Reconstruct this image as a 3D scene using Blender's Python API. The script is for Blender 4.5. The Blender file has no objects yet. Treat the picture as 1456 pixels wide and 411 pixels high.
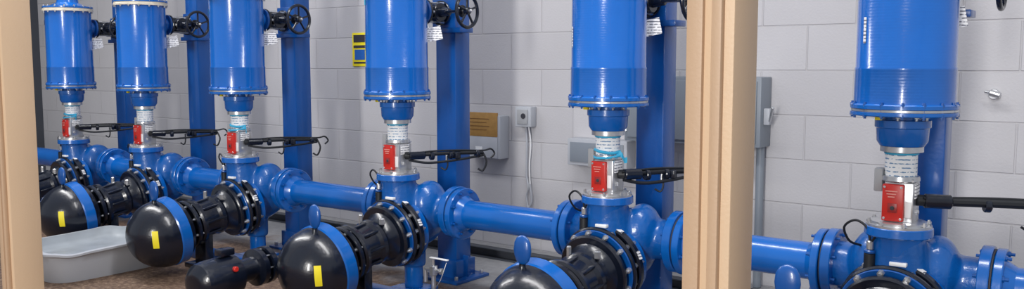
import bpy, bmesh, math, random
from mathutils import Vector, Matrix
random.seed(4)
S = bpy.context.scene
COL = S.collection
try:
    S.view_settings.view_transform = 'Standard'
except Exception: pass

# ------------------------------------------------------------------ materials
def newmat(name):
    m = bpy.data.materials.new(name); m.use_nodes = True
    nt = m.node_tree; b = nt.nodes['Principled BSDF']
    return m, nt, b
def N(nt, t, **kw):
    n = nt.nodes.new(t)
    for k, v in kw.items(): setattr(n, k, v)
    return n
def paint(name, c, rough=.35, metal=0, var=.15, nscale=12, bump=.0, bscale=120, coat=0, c2=None, wrap=0):
    m, nt, b = newmat(name); L = nt.links.new
    tc = N(nt, 'ShaderNodeTexCoord')
    no = N(nt, 'ShaderNodeTexNoise'); no.inputs['Scale'].default_value = nscale; no.inputs['Detail'].default_value = 5
    L(tc.outputs['Object'], no.inputs['Vector'])
    mx = N(nt, 'ShaderNodeMix', data_type='RGBA')
    mx.inputs[6].default_value = (*[x*(1-var) for x in c], 1)
    mx.inputs[7].default_value = (*(c2 or [min(1, x*(1+var)) for x in c]), 1)
    L(no.outputs['Fac'], mx.inputs[0]); L(mx.outputs[2], b.inputs['Base Color'])
    b.inputs['Roughness'].default_value = rough; b.inputs['Metallic'].default_value = metal
    b.inputs['Coat Weight'].default_value = coat; b.inputs['Coat Roughness'].default_value = .10
    last = None
    if bump:
        n2 = N(nt, 'ShaderNodeTexNoise'); n2.inputs['Scale'].default_value = bscale; n2.inputs['Detail'].default_value = 3
        L(tc.outputs['Object'], n2.inputs['Vector'])
        bp = N(nt, 'ShaderNodeBump'); bp.inputs['Strength'].default_value = bump; bp.inputs['Distance'].default_value = .003
        L(n2.outputs['Fac'], bp.inputs['Height']); last = bp
    if wrap:
        w = N(nt, 'ShaderNodeTexWave', wave_type='BANDS', bands_direction='Z'); w.inputs['Scale'].default_value = 34; w.inputs['Distortion'].default_value = .3
        L(tc.outputs['Object'], w.inputs['Vector'])
        b3 = N(nt, 'ShaderNodeBump'); b3.inputs['Strength'].default_value = wrap; b3.inputs['Distance'].default_value = .0005
        L(w.outputs['Fac'], b3.inputs['Height'])
        if last: L(last.outputs['Normal'], b3.inputs['Normal'])
        last = b3
    if last:
        L(last.outputs['Normal'], b.inputs['Normal'])
    return m
BLUE = paint('blue_enamel', (.0015, .115, .46), .25, 0, .18, 7, .22, 45, .5)
BLUEV = paint('blue_enamel_vessel', (.0015, .115, .48), .22, 0, .15, 7, .22, 40, .6, None, .16)
BLUED = paint('blue_enamel_dark', (.0015, .078, .33), .32, 0, .2, 8, .2, 60, .4)
BLUECAST = paint('blue_cast_iron', (.002, .105, .41), .30, 0, .25, 9, .55, 70, .5)
BLACK = paint('black_gloss_casting', (.005, .008, .018), .27, 0, .4, 14, .3, 60, .3)
BLACKM = paint('black_rubber', (.008, .010, .014), .5, 0, .3, 20)
STEEL = paint('zinc_steel', (.60, .61, .63), .28, .8, .2, 40)
CREAM = paint('gasket_cream', (.68, .62, .50), .5, 0, .2, 40)
RED = paint('red_plastic', (.56, .022, .015), .35, 0, .15, 20)
WHITE = paint('white_paper', (.85, .86, .87), .6, 0, .05, 20)
CYAN = paint('cyan_tape', (.04, .42, .68), .5, 0, .2, 30)
YEL = paint('yellow_label', (.90, .76, .02), .5, 0, .05, 20)
GREYBOX = paint('grey_electrical_enamel', (.22, .25, .29), .45, 0, .06, 6)
GREYL = paint('light_grey_enamel', (.44, .46, .50), .5, 0, .06, 6)
TAN = paint('tan_frame_paint', (.68, .49, .32), .5, 0, .05, 4, .15, 200)
TAN2 = paint('tan_frame_stop', (.54, .37, .24), .5, 0, .06, 4, .15, 200)
SLATE = paint('slate_wall_paint', (.05, .056, .07), .6, 0, .15, 2)
CARD = paint('brown_placard', (.40, .22, .06), .6, 0, .25, 30)
LINER = paint('grey_liner', (.30, .33, .36), .45, 0, .3, 9, .8, 16)
INK = paint('dark_ink', (.03, .03, .04), .6)
GREYCON = paint('grey_plastic', (.35, .36, .38), .5)

def stripes(name, base, ink, scale, axis='Z', thr=.62):
    m, nt, b = newmat(name); L = nt.links.new
    tc = N(nt, 'ShaderNodeTexCoord')
    w = N(nt, 'ShaderNodeTexWave', wave_type='BANDS', bands_direction=axis)
    w.inputs['Scale'].default_value = scale; w.inputs['Distortion'].default_value = 0
    L(tc.outputs['Object'], w.inputs['Vector'])
    no = N(nt, 'ShaderNodeTexNoise'); no.inputs['Scale'].default_value = 90
    L(tc.outputs['Object'], no.inputs['Vector'])
    mu = N(nt, 'ShaderNodeMath', operation='MULTIPLY'); L(w.outputs['Fac'], mu.inputs[0]); L(no.outputs['Fac'], mu.inputs[1])
    gt = N(nt, 'ShaderNodeMath', operation='GREATER_THAN'); gt.inputs[1].default_value = thr*.62
    L(mu.outputs[0], gt.inputs[0])
    mx = N(nt, 'ShaderNodeMix', data_type='RGBA'); mx.inputs[6].default_value = (*base, 1); mx.inputs[7].default_value = (*ink, 1)
    L(gt.outputs[0], mx.inputs[0]); L(mx.outputs[2], b.inputs['Base Color']); b.inputs['Roughness'].default_value = .5
    return m
LABEL = stripes('printed_label', (.82, .84, .86), (.15, .28, .45), 24, 'Z', .72)
TAG = stripes('printed_tag', (.86, .86, .87), (.15, .16, .2), 28)

def block_mat():
    m, nt, b = newmat('painted_block_wall'); L = nt.links.new
    tc = N(nt, 'ShaderNodeTexCoord'); sp = N(nt, 'ShaderNodeSeparateXYZ'); L(tc.outputs['Object'], sp.inputs[0])
    cb = N(nt, 'ShaderNodeCombineXYZ'); L(sp.outputs['X'], cb.inputs['X']); L(sp.outputs['Z'], cb.inputs['Y'])
    br = N(nt, 'ShaderNodeTexBrick'); br.offset = .5; br.squash = 1
    br.inputs['Scale'].default_value = 1; br.inputs['Brick Width'].default_value = .44; br.inputs['Row Height'].default_value = .215
    br.inputs['Mortar Size'].default_value = .005; br.inputs['Mortar Smooth'].default_value = .5; br.inputs['Bias'].default_value = 0
    br.inputs['Color1'].default_value = (.505, .498, .52, 1); br.inputs['Color2'].default_value = (.545, .538, .56, 1)
    br.inputs['Mortar'].default_value = (.50, .49, .51, 1)
    L(cb.outputs[0], br.inputs['Vector'])
    no = N(nt, 'ShaderNodeTexNoise'); no.inputs['Scale'].default_value = 90; no.inputs['Detail'].default_value = 6
    L(tc.outputs['Object'], no.inputs['Vector'])
    n3 = N(nt, 'ShaderNodeTexNoise'); n3.inputs['Scale'].default_value = 2.2; n3.inputs['Detail'].default_value = 3
    L(tc.outputs['Object'], n3.inputs['Vector'])
    mr = N(nt, 'ShaderNodeMapRange'); mr.inputs[3].default_value = .9; mr.inputs[4].default_value = 1.08; L(n3.outputs['Fac'], mr.inputs[0])
    mx = N(nt, 'ShaderNodeMix', data_type='RGBA', blend_type='MULTIPLY'); mx.inputs[0].default_value = 1
    L(br.outputs['Color'], mx.inputs[6]); L(mr.outputs[0], mx.inputs[7]); L(mx.outputs[2], b.inputs['Base Color'])
    b.inputs['Roughness'].default_value = .65
    b1 = N(nt, 'ShaderNodeBump', invert=True); b1.inputs['Strength'].default_value = .6; b1.inputs['Distance'].default_value = .006
    L(br.outputs['Fac'], b1.inputs['Height'])
    b2 = N(nt, 'ShaderNodeBump'); b2.inputs['Strength'].default_value = .4; b2.inputs['Distance'].default_value = .003
    L(no.outputs['Fac'], b2.inputs['Height']); L(b1.outputs[0], b2.inputs['Normal']); L(b2.outputs[0], b.inputs['Normal'])
    return m
BLOCK = block_mat()
def floor_mat():
    m, nt, b = newmat('dusty_concrete_floor'); L = nt.links.new
    tc = N(nt, 'ShaderNodeTexCoord')
    v = N(nt, 'ShaderNodeTexNoise'); v.inputs['Scale'].default_value = 38; v.inputs['Detail'].default_value = 8; v.inputs['Roughness'].default_value = .8; L(tc.outputs['Object'], v.inputs['Vector'])
    r = N(nt, 'ShaderNodeValToRGB'); e = r.color_ramp.elements
    e[0].position = .36; e[0].color = (.05, .028, .022, 1); e[1].position = .66; e[1].color = (.36, .26, .18, 1)
    x = r.color_ramp.elements.new(.5); x.color = (.15, .088, .055, 1)
    L(v.outputs['Fac'], r.inputs[0])
    n = N(nt, 'ShaderNodeTexNoise'); n.inputs['Scale'].default_value = 25; n.inputs['Detail'].default_value = 6; L(tc.outputs['Object'], n.inputs['Vector'])
    g = N(nt, 'ShaderNodeMix', data_type='RGBA'); g.inputs[6].default_value = (.20, .20, .21, 1); g.inputs[7].default_value = (.36, .36, .37, 1); L(n.outputs['Fac'], g.inputs[0])
    n5 = N(nt, 'ShaderNodeTexNoise'); n5.inputs['Scale'].default_value = 3.5; n5.inputs['Detail'].default_value = 4; L(tc.outputs['Object'], n5.inputs['Vector'])
    sp = N(nt, 'ShaderNodeSeparateXYZ'); L(tc.outputs['Object'], sp.inputs[0])
    ad = N(nt, 'ShaderNodeMath', operation='MULTIPLY_ADD'); ad.inputs[1].default_value = 1.6; L(n5.outputs['Fac'], ad.inputs[0]); L(sp.outputs['Y'], ad.inputs[2])
    mr = N(nt, 'ShaderNodeMapRange'); mr.inputs[1].default_value = 3.85; mr.inputs[2].default_value = 4.25; L(ad.outputs[0], mr.inputs[0])
    mx = N(nt, 'ShaderNodeMix', data_type='RGBA'); L(mr.outputs[0], mx.inputs[0]); L(r.outputs[0], mx.inputs[6]); L(g.outputs[2], mx.inputs[7])
    L(mx.outputs[2], b.inputs['Base Color']); b.inputs['Roughness'].default_value = .7
    bp = N(nt, 'ShaderNodeBump'); bp.inputs['Strength'].default_value = .2; bp.inputs['Distance'].default_value = .004
    L(v.outputs['Fac'], bp.inputs['Height']); L(bp.outputs[0], b.inputs['Normal'])
    return m
FLOOR = floor_mat()

# ------------------------------------------------------------------ mesh builder
class B:
    def __init__(s): s.bm = bmesh.new(); s.mats = []
    def mi(s, m):
        if m not in s.mats: s.mats.append(m)
        return s.mats.index(m)
    def lathe(s, prof, mat, M=None, seg=40):
        M = M or Matrix(); rings = []
        for r, h in prof:
            if r < 1e-5: rings.append([s.bm.verts.new(M @ Vector((0, 0, h)))])
            else: rings.append([s.bm.verts.new(M @ Vector((r*math.cos(2*math.pi*i/seg), r*math.sin(2*math.pi*i/seg), h))) for i in range(seg)])
        for k in range(len(rings)-1):
            a, b = rings[k], rings[k+1]
            idx = s.mi(mat[k] if isinstance(mat, list) else mat)
            for i in range(seg):
                j = (i+1) % seg
                if len(a) == 1 and len(b) == 1: break
                if len(a) == 1: vs = [a[0], b[j], b[i]]
                elif len(b) == 1: vs = [a[i], a[j], b[0]]
                else: vs = [a[i], a[j], b[j], b[i]]
                f = s.bm.faces.new(vs); f.material_index = idx; f.smooth = True
    def cyl(s, p, q, r, mat, seg=24, r2=None, ch=None):
        p, q = Vector(p), Vector(q); d = q-p; L = d.length
        M = Matrix.Translation(p) @ d.to_track_quat('Z', 'Y').to_matrix().to_4x4()
        r2 = r if r2 is None else r2; c = min(.003, L*.2, r*.3) if ch is None else ch
        s.lathe([(0, 0), (r-c, 0), (r, c), (r2, L-c), (r2-c, L), (0, L)], mat, M, seg)
    def bolts(s, c, axis, R, n, r, L, mat, ph=0):
        c = Vector(c); q = Vector(axis).to_track_quat('Z', 'Y').to_matrix().to_4x4()
        for i in range(n):
            a = 2*math.pi*(i+ph)/n
            M = Matrix.Translation(c) @ q @ Matrix.Translation((R*math.cos(a), R*math.sin(a), -L/2))
            s.lathe([(0, 0), (r*.55, 0), (r*.55, L*.12), (r, L*.12), (r, L*.3), (r*.5, L*.3), (r*.5, L*.7), (r, L*.7), (r, L*.88), (r*.55, L*.88), (r*.55, L), (0, L)], mat, M, 6)
    def box(s, c, d, mat, bev=.003, M=None):
        M = M or Matrix()
        r = bmesh.ops.create_cube(s.bm, size=1, matrix=M @ Matrix.Translation(c) @ Matrix.Diagonal((*d, 1)))
        vs = r['verts']; fs = set(f for v in vs for f in v.link_faces); idx = s.mi(mat)
        for f in fs: f.material_index = idx
        if bev:
            es = list(set(e for v in vs for e in v.link_edges))
            o = bmesh.ops.bevel(s.bm, geom=es, offset=min(bev, min(d)*.3), segments=2, affect='EDGES', profile=.5)
            for f in o['faces']: f.material_index = idx
    def tube(s, pts, r, mat, seg=10, sub=6):
        P = [Vector(p) for p in pts]; Q = []
        for i in range(len(P)-1):
            p0 = P[max(i-1, 0)]; p1 = P[i]; p2 = P[i+1]; p3 = P[min(i+2, len(P)-1)]
            for k in range(sub):
                t = k/sub
                Q.append(.5*((2*p1)+(p2-p0)*t+(2*p0-5*p1+4*p2-p3)*t*t+(3*p1-p0-3*p2+p3)*t**3))
        Q.append(P[-1]); idx = s.mi(mat); prev = None; first = None
        up = Vector((.13, .21, 1)).normalized()
        for i, p in enumerate(Q):
            t = (Q[min(i+1, len(Q)-1)]-Q[max(i-1, 0)]).normalized()
            a = up - t*up.dot(t)
            if a.length < .05: a = Vector((1, 0, 0)) - t*t.x
            a.normalize(); up = a; b = t.cross(a)
            ring = [s.bm.verts.new(p+r*(math.cos(2*math.pi*k/seg)*a+math.sin(2*math.pi*k/seg)*b)) for k in range(seg)]
            if prev:
                for k in range(seg):
                    f = s.bm.faces.new([prev[k], prev[(k+1) % seg], ring[(k+1) % seg], ring[k]]); f.material_index = idx; f.smooth = True
            else: first = ring
            prev = ring
        for rg, rev in ((first, True), (prev, False)):
            f = s.bm.faces.new(list(reversed(rg)) if rev else rg); f.material_index = idx
    def torus(s, c, axis, R, r, mat, seg=36, ts=10):
        q = Vector(axis).to_track_quat('Z', 'Y').to_matrix().to_4x4(); M = Matrix.Translation(c) @ q; idx = s.mi(mat)
        V = [[s.bm.verts.new(M @ Vector(((R+r*math.cos(2*math.pi*j/ts))*math.cos(2*math.pi*i/seg), (R+r*math.cos(2*math.pi*j/ts))*math.sin(2*math.pi*i/seg), r*math.sin(2*math.pi*j/ts)))) for j in range(ts)] for i in range(seg)]
        for i in range(seg):
            for j in range(ts):
                f = s.bm.faces.new([V[i][j], V[(i+1) % seg][j], V[(i+1) % seg][(j+1) % ts], V[i][(j+1) % ts]]); f.material_index = idx; f.smooth = True
    def quadpatch(s, fn, nu, nv, mat):
        V = [[s.bm.verts.new(fn(i/nu, j/nv)) for j in range(nv+1)] for i in range(nu+1)]; idx = s.mi(mat)
        for i in range(nu):
            for j in range(nv):
                f = s.bm.faces.new([V[i][j], V[i+1][j], V[i+1][j+1], V[i][j+1]]); f.material_index = idx; f.smooth = True
    def mesh(s, name, ang=32):
        bmesh.ops.recalc_face_normals(s.bm, faces=s.bm.faces)
        me = bpy.data.meshes.new(name); s.bm.to_mesh(me); s.bm.free()
        for m in s.mats: me.materials.append(m)
        for p in me.polygons: p.use_smooth = True
        try: me.set_sharp_from_angle(angle=math.radians(ang))
        except Exception: pass
        return me
def obj(name, me, loc=(0, 0, 0), parent=None, rot=None):
    o = bpy.data.objects.new(name, me); COL.objects.link(o); o.location = loc
    if rot: o.rotation_euler = rot
    if parent: o.parent = parent
    return o
def empty(name, loc):
    e = bpy.data.objects.new(name, None); COL.objects.link(e); e.location = loc; e.empty_display_size = .1
    return e

# ------------------------------------------------------------------ room
H = 1.1
WALLY = 4.1
b = B(); b.box((-3.6, WALLY+.1, 1.6), (11.4, .2, 3.2), BLOCK, 0); obj('wall_back', b.mesh('wall_back'))
b = B(); b.box((-9.2, 2.0, 1.6), (.2, 4.2, 3.2), SLATE, 0); obj('wall_left', b.mesh('wall_left'))
b = B(); b.box((-3.6, .6, -.05), (11.4, 7.4, .1), FLOOR, 0); obj('floor', b.mesh('floor'))

# front storefront frame (tan)
b = B()
def mullion(xr):
    xl = xr-.057
    b.box(((xl+xr)/2, 1.039, 1.35), (.057, .078, 2.1), TAN, .003)
    b.box((xl+.011-.004, 1.030, 1.35), (.022, .074, 2.098), TAN2, .002)
    b.box((xl+.030, .999, 1.35), (.004, .006, 2.098), TAN2, .001)
    b.box((xl+.038, .996, 1.35), (.012, .012, 2.098), TAN2, .002)
for xr in (-.4105, -2.435, -4.46, 1.62): mullion(xr)
b.box((-1.4, 1.039, .27), (6.3, .078, .06), TAN, .003)
b.box((-1.4, 1.039, 2.43), (6.3, .078, .06), TAN, .003)
b.box((-1.4, 1.039, .12), (6.3, .12, .24), TAN2, .003)
obj('window_1', b.mesh('window_frame'))

# ------------------------------------------------------------------ station parts
ROWY = 2.906
XS = [-.626, -1.706, -2.86, -4.097, -5.079, -6.009]

# vessel
b = B()
b.lathe([(.06, .943), (.155, .943), (.158, .946), (.158, .955), (.152, .957), (.155, .957), (.155, .964), (.152, .964), (.158, .966), (.158, .977), (.155, .980), (.149, .982),
         (.1485, .995), (.148, 1.085), (.1485, 1.088), (.1485, 1.092), (.146, 1.096), (.145, 1.468), (.158, 1.470), (.158, 1.482), (.155, 1.484), (.155, 1.490), (.158, 1.492), (.158, 1.502), (.12, 1.506), (.07, 1.53), (.065, 1.56), (0.05, 1.56)],
        [BLUE]*4+[CREAM]+[STEEL]+[CREAM]+[BLUE]*4+[BLUEV]*7+[CREAM]*3+[BLUE]*8, None, 72)
b.bolts((0, 0, .9615), (0, 0, 1), .1515, 16, .0075, .052, BLUED, .5)
b.bolts((0, 0, 1.486), (0, 0, 1), .1515, 16, .0075, .052, STEEL, .5)
b.cyl((0, 0, 1.555), (0, 0, 1.75), .055, GREYCON, 32)
b.cyl((0, 0, 1.75), (0, 0, 1.78), .10, BLUE, 32)
b.cyl((0, 0, 1.78), (0, 0, 2.6), .06, BLUE, 32)
b.cyl((0, .13, 1.36), (0, .165, 1.36), .045, BLUE); b.cyl((0, .165, 1.36), (0, .178, 1.36), .065, BLUED)
def vp(a0, a1, z0, z1, R=.1475):
    return lambda u, v: Vector((R*math.cos(a0+(a1-a0)*u), R*math.sin(a0+(a1-a0)*u), z0+(z1-z0)*v))
b.quadpatch(vp(math.radians(-134), math.radians(-129), 1.17, 1.25), 4, 2, TAG)
b.quadpatch(vp(math.radians(-132), math.radians(-118), 1.38, 1.41), 4, 2, CYAN)
VESSEL = b.mesh('vessel')
b = B()
b.lathe([(0, .944), (.06, .944), (.06, .930), (.083, .928), (.083, .906), (.078, .902), (.076, .862), (.066, .846), (.05, .844)], BLUE, None, 48)
b.bolts((0, 0, .930), (0, 0, 1), .070, 8, .008, .03, STEEL)
b.box((-.055, -.075, .936), (.022, .012, .014), YEL, .002)
b.lathe([(.05, .846), (.064, .845), (.064, .828), (.05, .827)], STEEL, None, 40)
b.lathe([(.048, .83), (.048, .745)], LABEL, None, 40)
b.lathe([(.048, .752), (.056, .750), (.058, .736), (.05, .732), (.0, .732)], STEEL, None, 40)
b.torus((0, 0, .822), (0, 0, 1), .0485, .003, CYAN)
NECK = b.mesh('neck')
# red switch box
b = B()
b.box((0.006, 0, .668), (.088, .088, .130), STEEL, .006)
b.box((-.008, -.050, .668), (.064, .020, .118), RED, .004)
RD = paint('red_dark', (.30, .02, .02)); PINK = paint('red_print', (.80, .35, .30))
b.box((-.008, -.061, .652), (.028, .003, .030), RD, .001)
for k in range(3): b.box((-.012, -.0605, .705-.009*k), (.036-.008*k, .002, .003), PINK, 0)
for dx in (-.026, .026):
    for dz in (-.05, .05): b.cyl((-.008+dx*.95, -.058, .668+dz), (-.008+dx*.95, -.063, .668+dz), .004, STEEL, 8)
b.cyl((-.008, -.058, .652), (-.008, -.064, .652), .007, INK, 12)
b.box((-.060, -.012, .735), (.026, .04, .075), GREYCON, .004)
b.box((.0515, -.005, .705), (.004, .055, .045), TAG, .001)
b.box((.035, -.0455, .648), (.018, .004, .05), WHITE, .001)
b.cyl((.048, .0, .675), (.075, .012, .675), .018, BLACKM, 16)
b.cyl((.045, -.02, .64), (.062, -.02, .64), .009, STEEL, 6)
for dx, dy in ((-.035, -.035), (.045, -.035), (.045, .035), (-.035, .035)): b.cyl((dx, dy, .734), (dx, dy, .744), .007, STEEL, 6)
BOX = b.mesh('switch_box')
b = B()
b.lathe([(0, .606), (.075, .606), (.085, .604), (.085, .596), (.098, .595), (.098, .588), (.102, .586), (.103, .562), (.099, .558), (.080, .556), (.078, .50)], [STEEL]*5+[BLUE]*5, None, 56)
b.bolts((0, 0, .590), (0, 0, 1), .089, 8, .008, .040, STEEL, .5)
LOWFL = b.mesh('lower_flange')
# cast tee body
b = B()
b.cyl((0, 0, .565), (0, .02, .42), .080, BLUECAST, 32, .098)
b.cyl((0, -.0, .33), (0, .20, .36), .125, BLUECAST, 40, .12)
r = bmesh.ops.create_uvsphere(b.bm, u_segments=32, v_segments=20, radius=1, matrix=Matrix.Translation((0, .12, .365)) @ Matrix.Diagonal((.145, .15, .15, 1)))
b.cyl((-.235, .15, .405), (.235, .15, .405), .080, BLUECAST, 36)
for sx in (-1, 1):
    bmesh.ops.create_uvsphere(b.bm, u_segments=24, v_segments=16, radius=1, matrix=Matrix.Translation((sx*.10, .11, .435)) @ Matrix.Diagonal((.072, .10, .115, 1)))
b.cyl((0, .10, .25), (0, .10, .12), .06, BLUECAST, 24)
me = b.mesh('tee_src')
tmp = obj('tmp', me)
md = tmp.modifiers.new('r', 'REMESH'); md.mode = 'VOXEL'; md.voxel_size = .008; md.use_smooth_shade = True
md = tmp.modifiers.new('s', 'SMOOTH'); md.iterations = 6; md.factor = .6
dg = bpy.context.evaluated_depsgraph_get()
TEE = bpy.data.meshes.new_from_object(tmp.evaluated_get(dg)); TEE.name = 'tee_body'
TEE.materials.clear(); TEE.materials.append(BLUECAST)
for p in TEE.polygons: p.use_smooth = True; p.material_index = 0
bpy.data.objects.remove(tmp)
b = B()
for sx in (-1, 1):
    b.cyl((sx*.222, .15, .405), (sx*.256, .15, .405), .122, BLUE, 48)
    b.cyl((sx*.256, .15, .405), (sx*.262, .15, .405), .112, INK, 48)
    b.bolts((sx*.259, .15, .405), (1, 0, 0), .102, 8, .010, .10, BLUED, .5)
b.cyl((0, .10, .015), (0, .10, .19), .045, BLUE, 24); b.box((0, .10, .0075), (.18, .16, .015), BLUE, .002)
b.box((0, .23, .47), (.05, .02, .07), BLUE, .003)
TEEFL = b.mesh('tee_flanges')

# black dome pump
ax = Vector((-.02, -.55, -.105)).normalized()
O = Vector((0, .045, .322))
def dome():
    b = B()
    M = Matrix.Translation(O) @ ax.to_track_quat('Z', 'Y').to_matrix().to_4x4()
    def disc(s0, s1, r, m, c=.004): b.lathe([(0, s0), (r-c, s0), (r, s0+c), (r, s1-c), (r-c, s1), (0, s1)], m, M, 56)
    disc(0, .028, .160, BLUE); disc(.026, .036, .13, INK); disc(.036, .066, .170, BLACK, .006)
    disc(.064, .084, .135, BLACK); disc(.084, .104, .168, BLACK, .006); disc(.104, .112, .160, BLUED, .002); disc(.110, .13, .125, BLACK)
    disc(.13, .152, .150, BLACK, .006)
    b.lathe([(.12, .15), (.105, .17), (.098, .20), (.108, .215), (.108, .235), (.096, .25), (.094, .30), (.10, .33), (.125, .338), (.128, .355), (.12, .365), (.09, .37)], BLACK, M, 48)
    disc(.375, .400, .130, BLACK, .005)
    R = .178; cs = .535
    pr = [(.08, .40), (.11, .41), (.14, .425), (.162, .445), (.172, .462), (.178, .466), (.183, .470), (.183, .522), (.178, .528)]
    mt = [BLACK]*5+[BLUE]*3
    for k in range(0, 15):
        a = math.radians(k*90/14); pr.append((R*math.cos(a), cs+R*math.sin(a))); mt.append(BLACK)
    mt.append(BLACK)
    b.lathe(pr[:-1]+[(0, cs+R)], mt[:len(pr)-1], M, 72)
    q = ax
    for s0, RR, n, r in ((.050, .151, 12, .011), (.094, .151, 12, .011)):
        b.bolts(O+q*(s0), q, RR, n, r, .085, STEEL, .25)
    b.bolts(O+q*.372, q, .114, 8, .010, .075, STEEL, .5)
    for k in range(8):
        a = k*math.pi/4
        b.box((.098*math.cos(a), .098*math.sin(a), .27), (.02, .012, .12), BLACK, .003, M)
    cc = O+ax*cs
    d0 = math.atan2(-.66, .75)
    def fn(u, v):
        az = d0+(u-.5)*.17-(v-.5)*.03; el = .0+(v-.5)*.50
        return cc+(R+.0012)*Vector((math.cos(el)*math.cos(az), math.cos(el)*math.sin(az), math.sin(el)))
    b.quadpatch(fn, 4, 10, YEL)
    b.cyl((.06, -.17, .37), (.06, -.17, .40), .014, STEEL, 6)
    b.cyl((-.05, -.20, .35), (-.05, -.20, .41), .010, STEEL, 6)
    # small stickers on the flange rims
    for a in (20, 62, 118):
        a = math.radians(a); p = Vector((.1715*math.cos(a), .1715*math.sin(a), .051))
        b.box((0, 0, 0), (.003, .034, .018), TAG, 0, M @ Matrix.Translation(p) @ Matrix.Rotation(a, 4, 'Z'))
    # sensor with wiring on top of the flange stack
    b.cyl((-.07, -.06, .43), (-.07, -.06, .50), .018, BLACKM, 12); b.cyl((-.07, -.06, .50), (-.07, -.06, .510), .019, BLUED, 12)
    b.cyl((-.07, -.06, .510), (-.07, -.06, .54), .011, STEEL, 10)
    b.tube([(-.07, -.06, .535), (-.08, -.06, .58), (-.12, -.05, .60), (-.16, -.03, .57), (-.15, .0, .52), (-.12, .04, .50), (-.10, .08, .48)], .004, BLACKM)
    b.tube([(-.07, -.06, .53), (-.04, -.07, .57), (-.03, -.06, .54), (-.05, -.03, .50)], .004, BLACKM)
    b.cyl((0, -.008, .47), (0, -.008, .505), .012, STEEL, 12); b.torus((0, -.008, .518), (0, 1, 0), .015, .005, STEEL, 20, 8)
    b.box((.02, -.07, .478), (.05, .03, .012), WHITE, .002)
    b.box((0, -.25, .10), (.10, .05, .18), BLACK, .004); b.box((0, -.25, .0125), (.20, .12, .025), BLACK, .003)
    return b.mesh('dome_pump')
DOME = dome()
def paddle(down):
    b = B()
    b.lathe([(0, -down), (.020, -down), (.022, .01), (.020, .03), (.012, .045), (.012, .06)], BLACK, Matrix.Translation((0, 0, -.11)), 16)
    b.lathe([(0, -.052), (.012, -.050), (.026, -.040), (.034, -.02), (.037, 0), (.034, .025), (.024, .043), (.010, .051), (0, .053)], BLUED, Matrix.Diagonal((1, .42, 1, 1)), 32)
    return b.mesh('paddle')
PADDLE = paddle(0.01); PADDLE_L = paddle(.12)

# handwheel valve
b = B()
cx, cy, cz = .225, .25, 1.36
b.torus((cx, cy, cz), (1, 0, 0), .078, .0085, BLACK, 40, 10)
b.cyl((cx-.012, cy, cz), (cx+.014, cy, cz), .018, BLACK, 16)
for k in range(5):
    a = 2*math.pi*k/5+.3
    b.cyl((cx, cy, cz), (cx, cy+.076*math.cos(a), cz+.076*math.sin(a)), .0055, BLACK, 8)
b.cyl((.0, cy, cz), (cx+.03, cy, cz), .0075, STEEL, 10)
b.cyl((.05, cy, cz), (.115, cy, cz), .026, BLACK, 20, .018); b.cyl((.045, cy, cz), (.06, cy, cz), .046, BLACK, 24)
b.box((.15, cy+.022, cz), (.09, .008, .012), BLACK, .002); b.box((.15, cy-.022, cz), (.09, .008, .012), BLACK, .002)
b.cyl((.19, cy, cz), (.2, cy, cz), .03, BLACK, 16)
b.cyl((0, .179, cz), (0, .192, cz), .065, BLACK, 28); b.cyl((0, .192, cz), (0, .31, cz), .045, BLACK, 28)
b.cyl((0, .308, cz), (0, .320, cz), .062, BLACK, 28)
b.cyl((0, .322, cz), (0, .332, cz), .055, BLUE, 28)
b.bolts((0, .25, cz), (0, 1, 0), .053, 6, .007, .145, STEEL)
WHEEL = b.mesh('handwheel_valve')

# post
b = B()
b.box((0, .405, 1.35), (.130, .115, 2.67), BLUED, .006)
b.box((0, .405, .008), (.26, .26, .016), BLUED, .003)
for sx in (-1, 1): b.box((sx*.08, .405, .07), (.035, .012, .11), BLUED, .002)
b.box((0, .405, .06), (.16, .15, .09), BLUED, .003)
for sx in (-1, 1):
    for sy in (-1, 1): b.cyl((sx*.10, .405+sy*.10, .015), (sx*.10, .405+sy*.10, .035), .010, STEEL, 6)
b.box((0, .341, 1.36), (.15, .012, .16), BLUED, .003)
b.box((.03, .36, 1.275), (.20, .10, .025), BLUED, .003)
POST = b.mesh('support_post')

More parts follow.
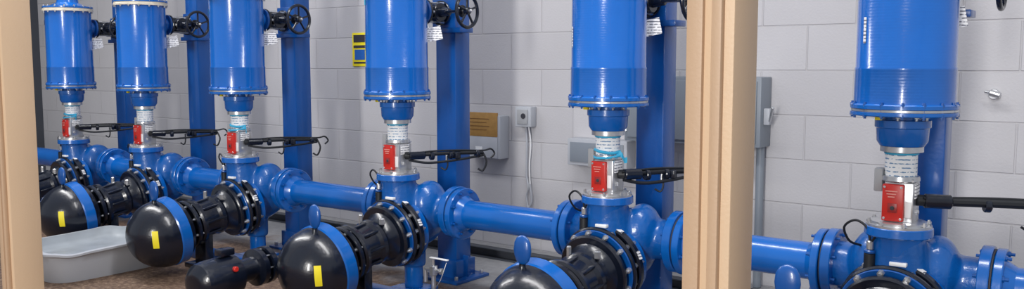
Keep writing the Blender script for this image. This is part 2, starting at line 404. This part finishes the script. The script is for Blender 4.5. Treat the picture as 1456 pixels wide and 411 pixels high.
# cable arm
def arm(e=(.23, .36, .672), thick=1.0, hang=.09):
    b = B()
    e = Vector(e); s0 = Vector((.072, .0, .675)); d = (e-s0).normalized()
    b.tube([s0, s0.lerp(e, .5)+Vector((0, 0, .004)), e], .009*thick, BLACKM)
    if thick < 1.3:
        b.tube([s0+Vector((0, 0, -.020)), s0.lerp(e, .25)+Vector((.01, -.01, -.036)), s0.lerp(e, .6)+Vector((.01, -.01, -.030)), e+Vector((0, 0, -.014))], .006*thick, BLACKM)
    b.tube([s0+Vector((0, -.01, .010)), s0.lerp(e, .35)+Vector((0, 0, .018)), s0.lerp(e, .7)+Vector((0, 0, .016)), e+Vector((0, 0, .010)), e+d*.045+Vector((0, 0, .016)), e+d*.065+Vector((0, 0, -.008)), e+d*.045+Vector((0, 0, -.028))], .0045, BLACKM)
    for t in (.30, .55, .92):
        p = s0.lerp(e, t)+Vector((0, 0, -.006)); b.cyl(p-d*.010, p+d*.010, (.019 if thick < 1.3 else .013)*thick, BLACK, 14)
    if thick < 1.3: b.box(s0.lerp(e, .62)+Vector((0, 0, -.006)), (.045, .030, .034), BLACK, .004, None)
    b.cyl(s0, s0+d*.08, .019*min(thick, 1.2), BLACK, 16)
    b.cyl(s0.lerp(e, .5), s0.lerp(e, .5)+Vector((0, 0, -.035)), .006, STEEL, 8)
    p = s0.lerp(e, .5)
    b.tube([p, p+Vector((.01, -.005, -.05)), p+Vector((.0, -.01, -.075)), p+Vector((-.02, -.02, -.065))], .004, BLACKM)
    g = e if thick < 1.3 else s0.lerp(e, .6)
    b.tube([g, g+Vector((.015, .01, -hang*.5)), g+Vector((.0, .0, -hang)), g+Vector((-.02, -.015, -hang+.01))], .005, BLACKM)
    return b.mesh('cable_arm')
ARM = arm(); ARM_E = arm((.23, .34, .668), 1.15, .50); ARM_F = arm((.62, .30, .655), 1.6, .20)
def tagmesh():
    b = B()
    M = Matrix.Translation((.085, .13, 1.245)) @ Matrix.Rotation(math.radians(30), 4, 'Z') @ Matrix.Rotation(math.radians(-12), 4, 'Y')
    b.box((0, 0, 0), (.13, .002, .065), TAG, 0, M)
    b.tube([(.02, .19, 1.315), (.05, .16, 1.30), (.085, .133, 1.274)], .002, WHITE, 6)
    return b.mesh('hang_tag')
TAGM = tagmesh()
def ribbon():
    b = B()
    def fn(u, v):
        return Vector((.05+u*.055, -.02+.012*math.sin(u*5), .765-.02*u-.022*v+.006*math.sin(u*7)))
    b.quadpatch(fn, 8, 2, CYAN)
    b.tube([(-.04, -.03, .77), (0, -.055, .765), (.04, -.035, .76), (.055, .0, .765)], .006, CYAN, 8)
    b.tube([(-.05, -.02, .745), (-.02, -.055, .74), (.03, -.05, .742), (.06, -.01, .75)], .005, CYAN, 8)
    return b.mesh('ribbon')
RIB = ribbon()
def drain():
    b = B()
    b.cyl((0, 0, .0), (0, 0, .14), .011, STEEL, 14); b.cyl((0, 0, .13), (0, 0, .175), .020, STEEL, 6)
    b.cyl((-.05, 0, .155), (.05, 0, .155), .010, STEEL, 12); b.cyl((.04, 0, .155), (.055, 0, .155), .016, STEEL, 6)
    b.cyl((0, 0, .175), (0, 0, .205), .006, STEEL, 8)
    b.box((.035, 0, .212), (.11, .014, .006), WHITE, .002); b.cyl((-.05, 0, .155), (-.05, 0, .09), .010, STEEL, 12)
    b.tube([(.08, 0, .20), (.06, -.02, .12), (.02, -.02, .06), (.05, -.02, .02)], .002, STEEL, 6)
    b.cyl((0, 0, 0), (0, 0, .01), .03, STEEL, 16)
    return b.mesh('drain_valve')
DRAIN = drain()

for i, X in enumerate(XS):
    st = empty('vertical_pump_unit', (X, ROWY, 0))
    for nm, me in (('vessel', VESSEL), ('coupling_neck', NECK), ('switch_box', BOX), ('lower_flange', LOWFL), ('tee_body', TEE), ('tee_flanges', TEEFL), ('hang_tag', TAGM)):
        obj(nm, me, (0, 0, 0), st)
    if i in (1, 3, 5): obj('ribbon', RIB, (0, 0, 0), st)
    obj('black_dome_pump', DOME, (X, ROWY, 0))
    obj('lever', PADDLE_L if i == 0 else PADDLE, ((-.15, -.03, .02, .0, 0, 0)[i], -.60 if i == 0 else -.53, .50 if i == 0 else .455), st)
    obj('handwheel_valve', WHEEL, (X, ROWY, 0))
    obj('support_post', POST, (X, ROWY, 0))
    obj('cable_arm', {0: ARM_F, 1: ARM_E}.get(i, ARM), (0, 0, 0), st)
    if i in (2, 4): obj('drain_valve', DRAIN, (X+.24, ROWY-.02, 0))

def header(xa, xb):
    b = B(); L = xb-xa
    b.cyl((0, 0, 0), (L, 0, 0), .067, BLUE, 48)
    b.cyl((0, 0, 0), (.028, 0, 0), .122, BLUE, 48); b.cyl((L-.028, 0, 0), (L, 0, 0), .122, BLUE, 48)
    b.cyl((.02, 0, 0), (.06, 0, 0), .088, BLUE, 40, .068); b.cyl((L-.06, 0, 0), (L-.02, 0, 0), .068, BLUE, 40, .088)
    obj('header_pipe', b.mesh('header_pipe'), (xa, ROWY+.15, .400))
ends = [1.0]+XS+[-8.4]
for i in range(len(ends)-1):
    xb = ends[i]-.264 if i else 1.0; xa = ends[i+1]+.264 if i < len(ends)-2 else -8.4
    header(xa, xb)
b = B()
b.box((-3.3, 2.78, .03), (8.0, .07, .06), BLUED, .004)
obj('skid_rail', b.mesh('skid_rail'))
b = B()
b.box((-4.0, 3.80, .03), (9.5, .012, .06), SLATE, .002); b.box((-4.0, 3.775, .003), (9.5, .05, .006), SLATE, .001); b.box((-4.0, 3.775, .057), (9.5, .05, .006), SLATE, .001)
obj('floor_channel', b.mesh('floor_channel'))

# small black booster pump
b = B()
M = Matrix.Translation((0, .20, 0)) @ Vector((.05, -1, -.05)).to_track_quat('Z', 'Y').to_matrix().to_4x4()
b.lathe([(0, 0), (.05, 0), (.085, .005), (.085, .03), (.06, .035), (.06, .05), (.085, .055), (.085, .08), (.055, .09), (.05, .16), (.07, .18), (.088, .19), (.092, .21), (.092, .33), (.085, .37), (.06, .395), (.04, .40), (0, .40)],
        BLACK, M, 40)
b.bolts((0, .16, 0), (0, 1, 0), .073, 8, .008, .075, STEEL)
b.box((0, -.05, -.14), (.08, .12, .10), BLACK, .004); b.box((0, -.05, -.185), (.14, .18, .02), BLACK, .003)
b.box((0.02, -.04, .10), (.05, .07, .03), BLACK, .004)
b.cyl((.07, -.04, .03), (.105, -.04, .035), .012, RED, 12)
obj('booster_pump', b.mesh('booster_pump'), (-3.20, 2.20, .195))

def tub():
    b = B(); n = 48
    def ring(hx, hy, z, wob=0):
        out = []
        for k in range(n):
            a = 2*math.pi*k/n; c, s = math.cos(a), math.sin(a); e = 2/5
            x = hx*abs(c)**e*(1 if c > 0 else -1); y = hy*abs(s)**e*(1 if s > 0 else -1)
            out.append(b.bm.verts.new((x, y, z+wob*math.sin(3*a)+wob*.6*math.sin(7*a+1))))
        return out
    R = [ring(.25, .30, 0), ring(.27, .32, .10, .002), ring(.275, .325, .135, .004), ring(.29, .34, .145, .006), ring(.29, .34, .155, .006), ring(.265, .315, .157, .006), ring(.25, .30, .12, .004), ring(.22, .27, .10, .006), ring(.10, .14, .105, .004)]
    mats = [GREYL]*5+[LINER]*4
    for q in range(len(R)-1):
        for k in range(n):
            f = b.bm.faces.new([R[q][k], R[q][(k+1) % n], R[q+1][(k+1) % n], R[q+1][k]]); f.material_index = b.mi(mats[q])
    f = b.bm.faces.new(R[-1]); f.material_index = b.mi(LINER)
    f = b.bm.faces.new(list(reversed(R[0]))); f.material_index = b.mi(GREYL)
    return b.mesh('tub', 50)
obj('drip_tub', tub(), (-4.585, 2.28, 0))

# ------------------------------------------------------------------ wall items
W = WALLY-.001
b = B(); b.box((0, -.004, 0), (.15, .006, .23), YEL, .001)
b.box((0, -.008, .075), (.12, .003, .05), INK, 0)
b.box((0, -.008, -.035), (.10, .003, .07), paint('sign_blue', (.02, .12, .45)), 0)
b.box((0, -.008, .02), (.12, .003, .018), INK, 0); b.box((0, -.008, -.09), (.12, .003, .012), INK, 0)
obj('warning_sign', b.mesh('warning_sign'), (-4.38, W, 1.21))
PI = paint('placard_ink', (.24, .12, .03))
b = B(); b.box((0, -.03, 0), (.27, .012, .145), CARD, .002)
for k in range(4): b.box((-.01, -.037, .035-.022*k), (.17-.04*(k % 2), .002, .004), PI, 0)
obj('brown_placard', b.mesh('brown_placard'), (-3.25, W-.06, .745))
b = B(); b.box((0, -.045, 0), (.28, .09, .26), GREYL, .006); b.box((0, -.092, -.06), (.24, .004, .13), GREYL, .002)
b.box((-.02, -.095, -.075), (.05, .003, .03), WHITE, 0); obj('wall_junction_box', b.mesh('junction'), (-3.235, W, .67))
b = B(); b.box((0, -.03, 0), (.115, .06, .12), GREYL, .006); b.box((0, -.064, .0), (.075, .010, .085), GREYCON, .004)
b.cyl((.01, -.066, .005), (.01, -.075, .005), .016, INK, 16)
b.tube([(0, -.03, -.055), (0, -.02, -.12), (.005, -.025, -.2), (.0, -.02, -.35), (.02, -.03, -.42), (.0, -.02, -.48), (.02, -.03, -.54), (.045, -.03, -.50), (.03, -.03, -.40)], .006, GREYL)
b.tube([(.02, -.03, -.055), (.03, -.02, -.16), (.02, -.02, -.3), (.03, -.02, -.45)], .004, WHITE)
obj('wall_outlet', b.mesh('wall_outlet'), (-2.95, W, .80))
b = B(); b.box((0, -.07, 0), (.74, .14, .34), GREYBOX, .006); b.box((-.0, -.145, 0), (.70, .012, .30), GREYBOX, .004)
b.box((-.13, -.153, .12), (.05, .003, .05), WHITE, 0); b.box((-.13, -.1535, .06), (.05, .003, .02), YEL, 0)
b.box((.385, -.09, -.02), (.03, .03, .08), GREYL, .004); b.cyl((.40, -.10, -.04), (.44, -.17, .03), .007, STEEL, 10)
b.cyl((-.2, -.07, .165), (-.2, -.07, 1.9), .017, GREYL, 16)
b.cyl((.34, -.05, -.165), (.34, -.05, -.873), .02, GREYBOX, 16)
for z in (-.1, .1): b.cyl((-.355, -.150, z-.02), (-.355, -.150, z+.02), .006, STEEL, 8)
obj('electrical_panel', b.mesh('electrical_panel'), (-1.855, W, .875))
b = B(); b.box((0, -.05, 0), (.38, .10, .15), GREYL, .005); b.box((0, -.103, 0), (.34, .006, .11), GREYBOX, .003)
b.cyl((.0, -.04, -.075), (.0, -.04, -.618), .014, GREYL, 16)
obj('disconnect_box', b.mesh('disconnect_box'), (-2.42, W, .62))
b = B(); b.cyl((0, 0, 0), (0, -.012, 0), .022, STEEL, 20); b.cyl((0, -.01, 0), (0, -.05, 0), .008, STEEL, 12)
b.cyl((-.012, -.05, .008), (.03, -.05, -.005), .013, STEEL, 12); b.cyl((-.03, -.045, .012), (-.01, -.05, .008), .006, STEEL, 10)
obj('wall_hook', b.mesh('wall_hook'), (-.53, W, .98))

# ------------------------------------------------------------------ lights
def area(name, loc, tgt, sx, sy, p, col=(1, 1, 1)):
    l = bpy.data.lights.new(name, 'AREA'); l.shape = 'RECTANGLE'; l.size = sx; l.size_y = sy; l.energy = p; l.color = col
    o = bpy.data.objects.new(name, l); COL.objects.link(o); o.location = loc
    o.rotation_euler = (Vector(tgt)-Vector(loc)).to_track_quat('-Z', 'Y').to_euler(); return o
area('daylight_window', (.4, -6, 2.0), (-2.2, 3, .8), .7, 3.0, 430, (1, .975, .94))
area('ceiling_lamp_a', (-1.2, 2.2, 3.1), (-1.2, 2.5, 0), 3.0, .35, 72, (1, .985, .98))
area('ceiling_lamp_b', (-5.5, 2.2, 3.1), (-5.5, 2.5, 0), 3.0, .35, 74, (1, .985, .98))
w = bpy.data.worlds.new('world'); S.world = w; w.use_nodes = True
bg = w.node_tree.nodes['Background']; bg.inputs[0].default_value = (.86, .91, 1, 1); bg.inputs[1].default_value = .50

# ------------------------------------------------------------------ camera
cam = bpy.data.cameras.new('camera'); co = bpy.data.objects.new('camera', cam); COL.objects.link(co)
cam.sensor_width = 36; cam.lens = 36*1210/1456; cam.clip_start = .05
co.location = (0, 0, H); co.rotation_euler = (math.radians(90-5.3), 0, math.radians(36.87))
S.camera = co
